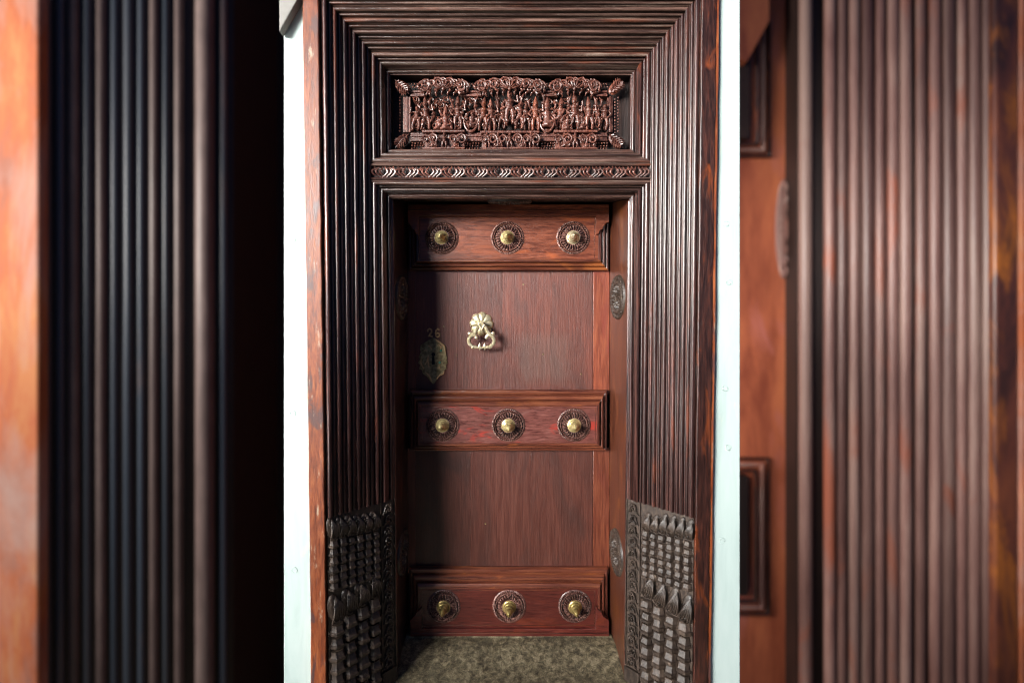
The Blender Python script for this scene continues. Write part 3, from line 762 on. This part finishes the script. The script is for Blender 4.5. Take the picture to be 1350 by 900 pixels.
for px, py in ((581.5, 462), (580, 477.5)):
    mb = MB(); x, z = E(px, py); mb.lathe([(.006, 0), (.006, .004), (.004, .0055), (.0003, .0055)], 12, (x, YL-.007, z)); mb.build('screw', M['verdigris'], es)
# house number 26
def digit(name, pts, r=.0042):
    mb = MB(); mb.tube([(E(*p)[0], YL-.003, E(*p)[1]) for p in pts], r, 8, .8); mb.build(name, M['digit'], DR)
digit('numeral_two', [(564.6, 437.2), (564.0, 434.8), (566.3, 433.2), (569, 434.4), (569.3, 437.3), (567.4, 440.2), (565, 443.6), (567.2, 442.6), (570.6, 443.4)])
digit('numeral_six', [(579.4, 435), (577.5, 433.4), (575.3, 435.2), (574.4, 439), (575, 442.8), (577.2, 444.2), (579.6, 442.6), (579.4, 439.8), (577.2, 438.6), (575.2, 440.2)])
# small nail heads on the door
nm = MB().lathe([(.004, 0), (.0035, .0025), (.0003, .0032)], 10).mesh('nail', M['brass_old'])
for px, py in ((602, 468), (585, 430), (716, 467), (766, 493), (690, 375), (640, 690)): link('nail', nm, DR, at(px, py, YL))

# ================================================================== INVENTED OUT-OF-FOCUS PORTAL BEHIND
PT = empty('invented_portal', 'large invented blurred reeded timber portal standing behind both edges of the mint wall', 'portal')
YP = 8.0
M['far_reed_shade'] = wood('portal_reed_shade', (.03, .042, .06), (.045, .058, .08), (.075, .08, .095), 'Z', (.45, .6), patch=(.13, .08, .07), patch_scale=.3, stretch=30, grain=1.4, bump=.1)  # dark bluish copy of the reed wood; left jamb's shade put in colour
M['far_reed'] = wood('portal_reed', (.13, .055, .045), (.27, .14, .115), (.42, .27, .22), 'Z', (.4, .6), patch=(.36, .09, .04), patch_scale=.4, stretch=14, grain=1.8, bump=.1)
M['far_board'] = wood('portal_orange_board', (.30, .10, .06), (.50, .13, .045), (.58, .24, .09), 'Z', (.75, .9), patch=(.50, .36, .32), patch_at=(.45, .68), patch_scale=.4, stretch=4, grain=1.4, bump=.1, coat=0)
M['far_red'] = wood('portal_red_board', (.03, .015, .014), (.14, .04, .025), (.25, .07, .03), 'Z', (.4, .6), patch=(.5, .15, .02), patch_at=(.5, .62), patch_scale=.7, stretch=4, grain=1.4, bump=.1)
M['far_leaf'] = wood('portal_leaf_wood', (.22, .05, .025), (.38, .10, .045), (.5, .15, .06), 'Z', (.35, .5), patch=(.42, .13, .10), patch_scale=.45, stretch=5, grain=1.4, bump=.1)
M['far_pale'] = wood('portal_pale_strip', (.10, .07, .065), (.16, .11, .10), (.22, .16, .145), 'Z', (.4, .6), stretch=14, grain=1.4, bump=.1, coat=.1)
ZT, ZL = 14.0, -10.0
def fbox(px0, px1, Y, Yb, mat, name, zb=ZL, zt=ZT, bev=.06, parent=PT):
    mb = MB(); mb.box((at(px0, 0, Y).x, Y, zb), (at(px1, 0, Y).x, Yb, zt)); return mb.build(name, M[mat], parent, bevel=bev)
fbox(-60, 51, YP, YP+.24, 'far_board', 'outer_board')
fbox(1312, 1344, YP, YP+.24, 'far_red', 'outer_board')
fbox(1344.5, 1420, YP, YP+.24, 'far_board', 'edge_board')
def freed(pxc, r, Y, mat):
    mb = MB(); x = at(pxc, 0, Y).x; mb.tube([(x, Y, ZL), (x+jit(.01), Y, 0), (x+jit(.01), Y, 2.2), (x, Y, ZT)], r, 16); mb.build('reed', M[mat], PT)
fl_ = [61, 79, 97, 115, 133, 151, 169, 186, 203, 219, 236]
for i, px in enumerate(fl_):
    t = (px-51)/250; freed(px, .092-.020*(i % 2), YP+.24+1.9*t, 'far_pale' if i in (2, 4, 8, 10) else 'far_reed_shade')
freed(270, .20, YP+1.9, 'far_pale'); freed(294, .09, YP+2.1, 'far_reed_shade')
fr = [1094, 1110, 1126, 1143, 1160, 1177, 1193, 1213, 1232, 1250, 1267, 1284, 1301]
for i, px in enumerate(fr):
    t = (1310-px)/240; freed(px, (.116, .094, .106)[i % 3], YP+.2+.84*t, 'far_reed')
freed(1062, .13, YP+1.0, 'far_reed')
# wedge boards behind the reeds
for a, b, dd in ((51, 308, 2.3), (1312, 1050, 1.24)):
    A, B = at(a, 0, YP+.28), at(b, 0, YP+dd); mb = MB()
    mb.add([(A.x, A.y, ZL), (B.x, B.y, ZL), (B.x, 12.8, ZL), (A.x, 12.8, ZL), (A.x, A.y, ZT), (B.x, B.y, ZT), (B.x, 12.8, ZT), (A.x, 12.8, ZT)],
           [(0, 1, 2, 3), (4, 5, 6, 7), (0, 1, 5, 4), (1, 2, 6, 5), (2, 3, 7, 6), (3, 0, 4, 7)])
    mb.build('jamb_board', M['recess'], PT)
mb = MB(); mb.box((at(250, 0, 12.6).x, 12.6, ZL), (at(860, 0, 12.6).x, 12.8, ZT)); mb.build('dark_leaf', M['recess'], PT)
mb = MB(); mb.box((at(700, 0, 9.7).x, 9.7, ZL), (at(1052, 0, 9.7).x, 12.59, ZT)); lf = mb.build('leaf', M['far_leaf'], PT)
def fmould(px0, px1, py0, py1, Y):
    for k in range(3):
        ins = k*8; p, q = at(px0, py1-ins, Y-.10*k), at(px1-ins, py0+ins, Y-.10*k); r = .056
        mb = MB(); mb.tube([(p.x-2, p.y, p.z), (q.x, p.y, p.z), (q.x, p.y, q.z), (p.x-2, p.y, q.z)], r, 10); mb.build('moulding', M['far_reed' if k % 2 else 'reed_v'], lf)
    p, q = at(px0-150, py1-24, Y-.24), at(px1-26, py0+24, Y-.24); mb = MB(); mb.box((p.x, p.y, p.z), (q.x, Y+.02, q.z)); mb.build('rail', M['recess'], lf)
fmould(960, 1012, 604, 808, 9.64)
fmould(960, 1014, 30, 206, 9.64)
p, q = at(900, 60, 9.2), at(1015, -140, 9.2); mb = MB(); mb.prism([(p.x, q.z), (q.x, q.z), (q.x, at(0, 28, 9.2).z), (at(1003, 0, 9.2).x, at(0, 50, 9.2).z), (at(985, 0, 9.2).x, at(0, 82, 9.2).z), (p.x, p.z)], 9.2, 9.68); mb.build('rail', M['far_leaf'], lf, bevel=.02)
fm = medallion_mesh(1.1, 'oval_medallion', hh=.10, mat=M['far_reed']); o = link('oval_medallion', fm, lf, at(1033, 302, 9.68)); o.scale = (.18, .8, 1.05)
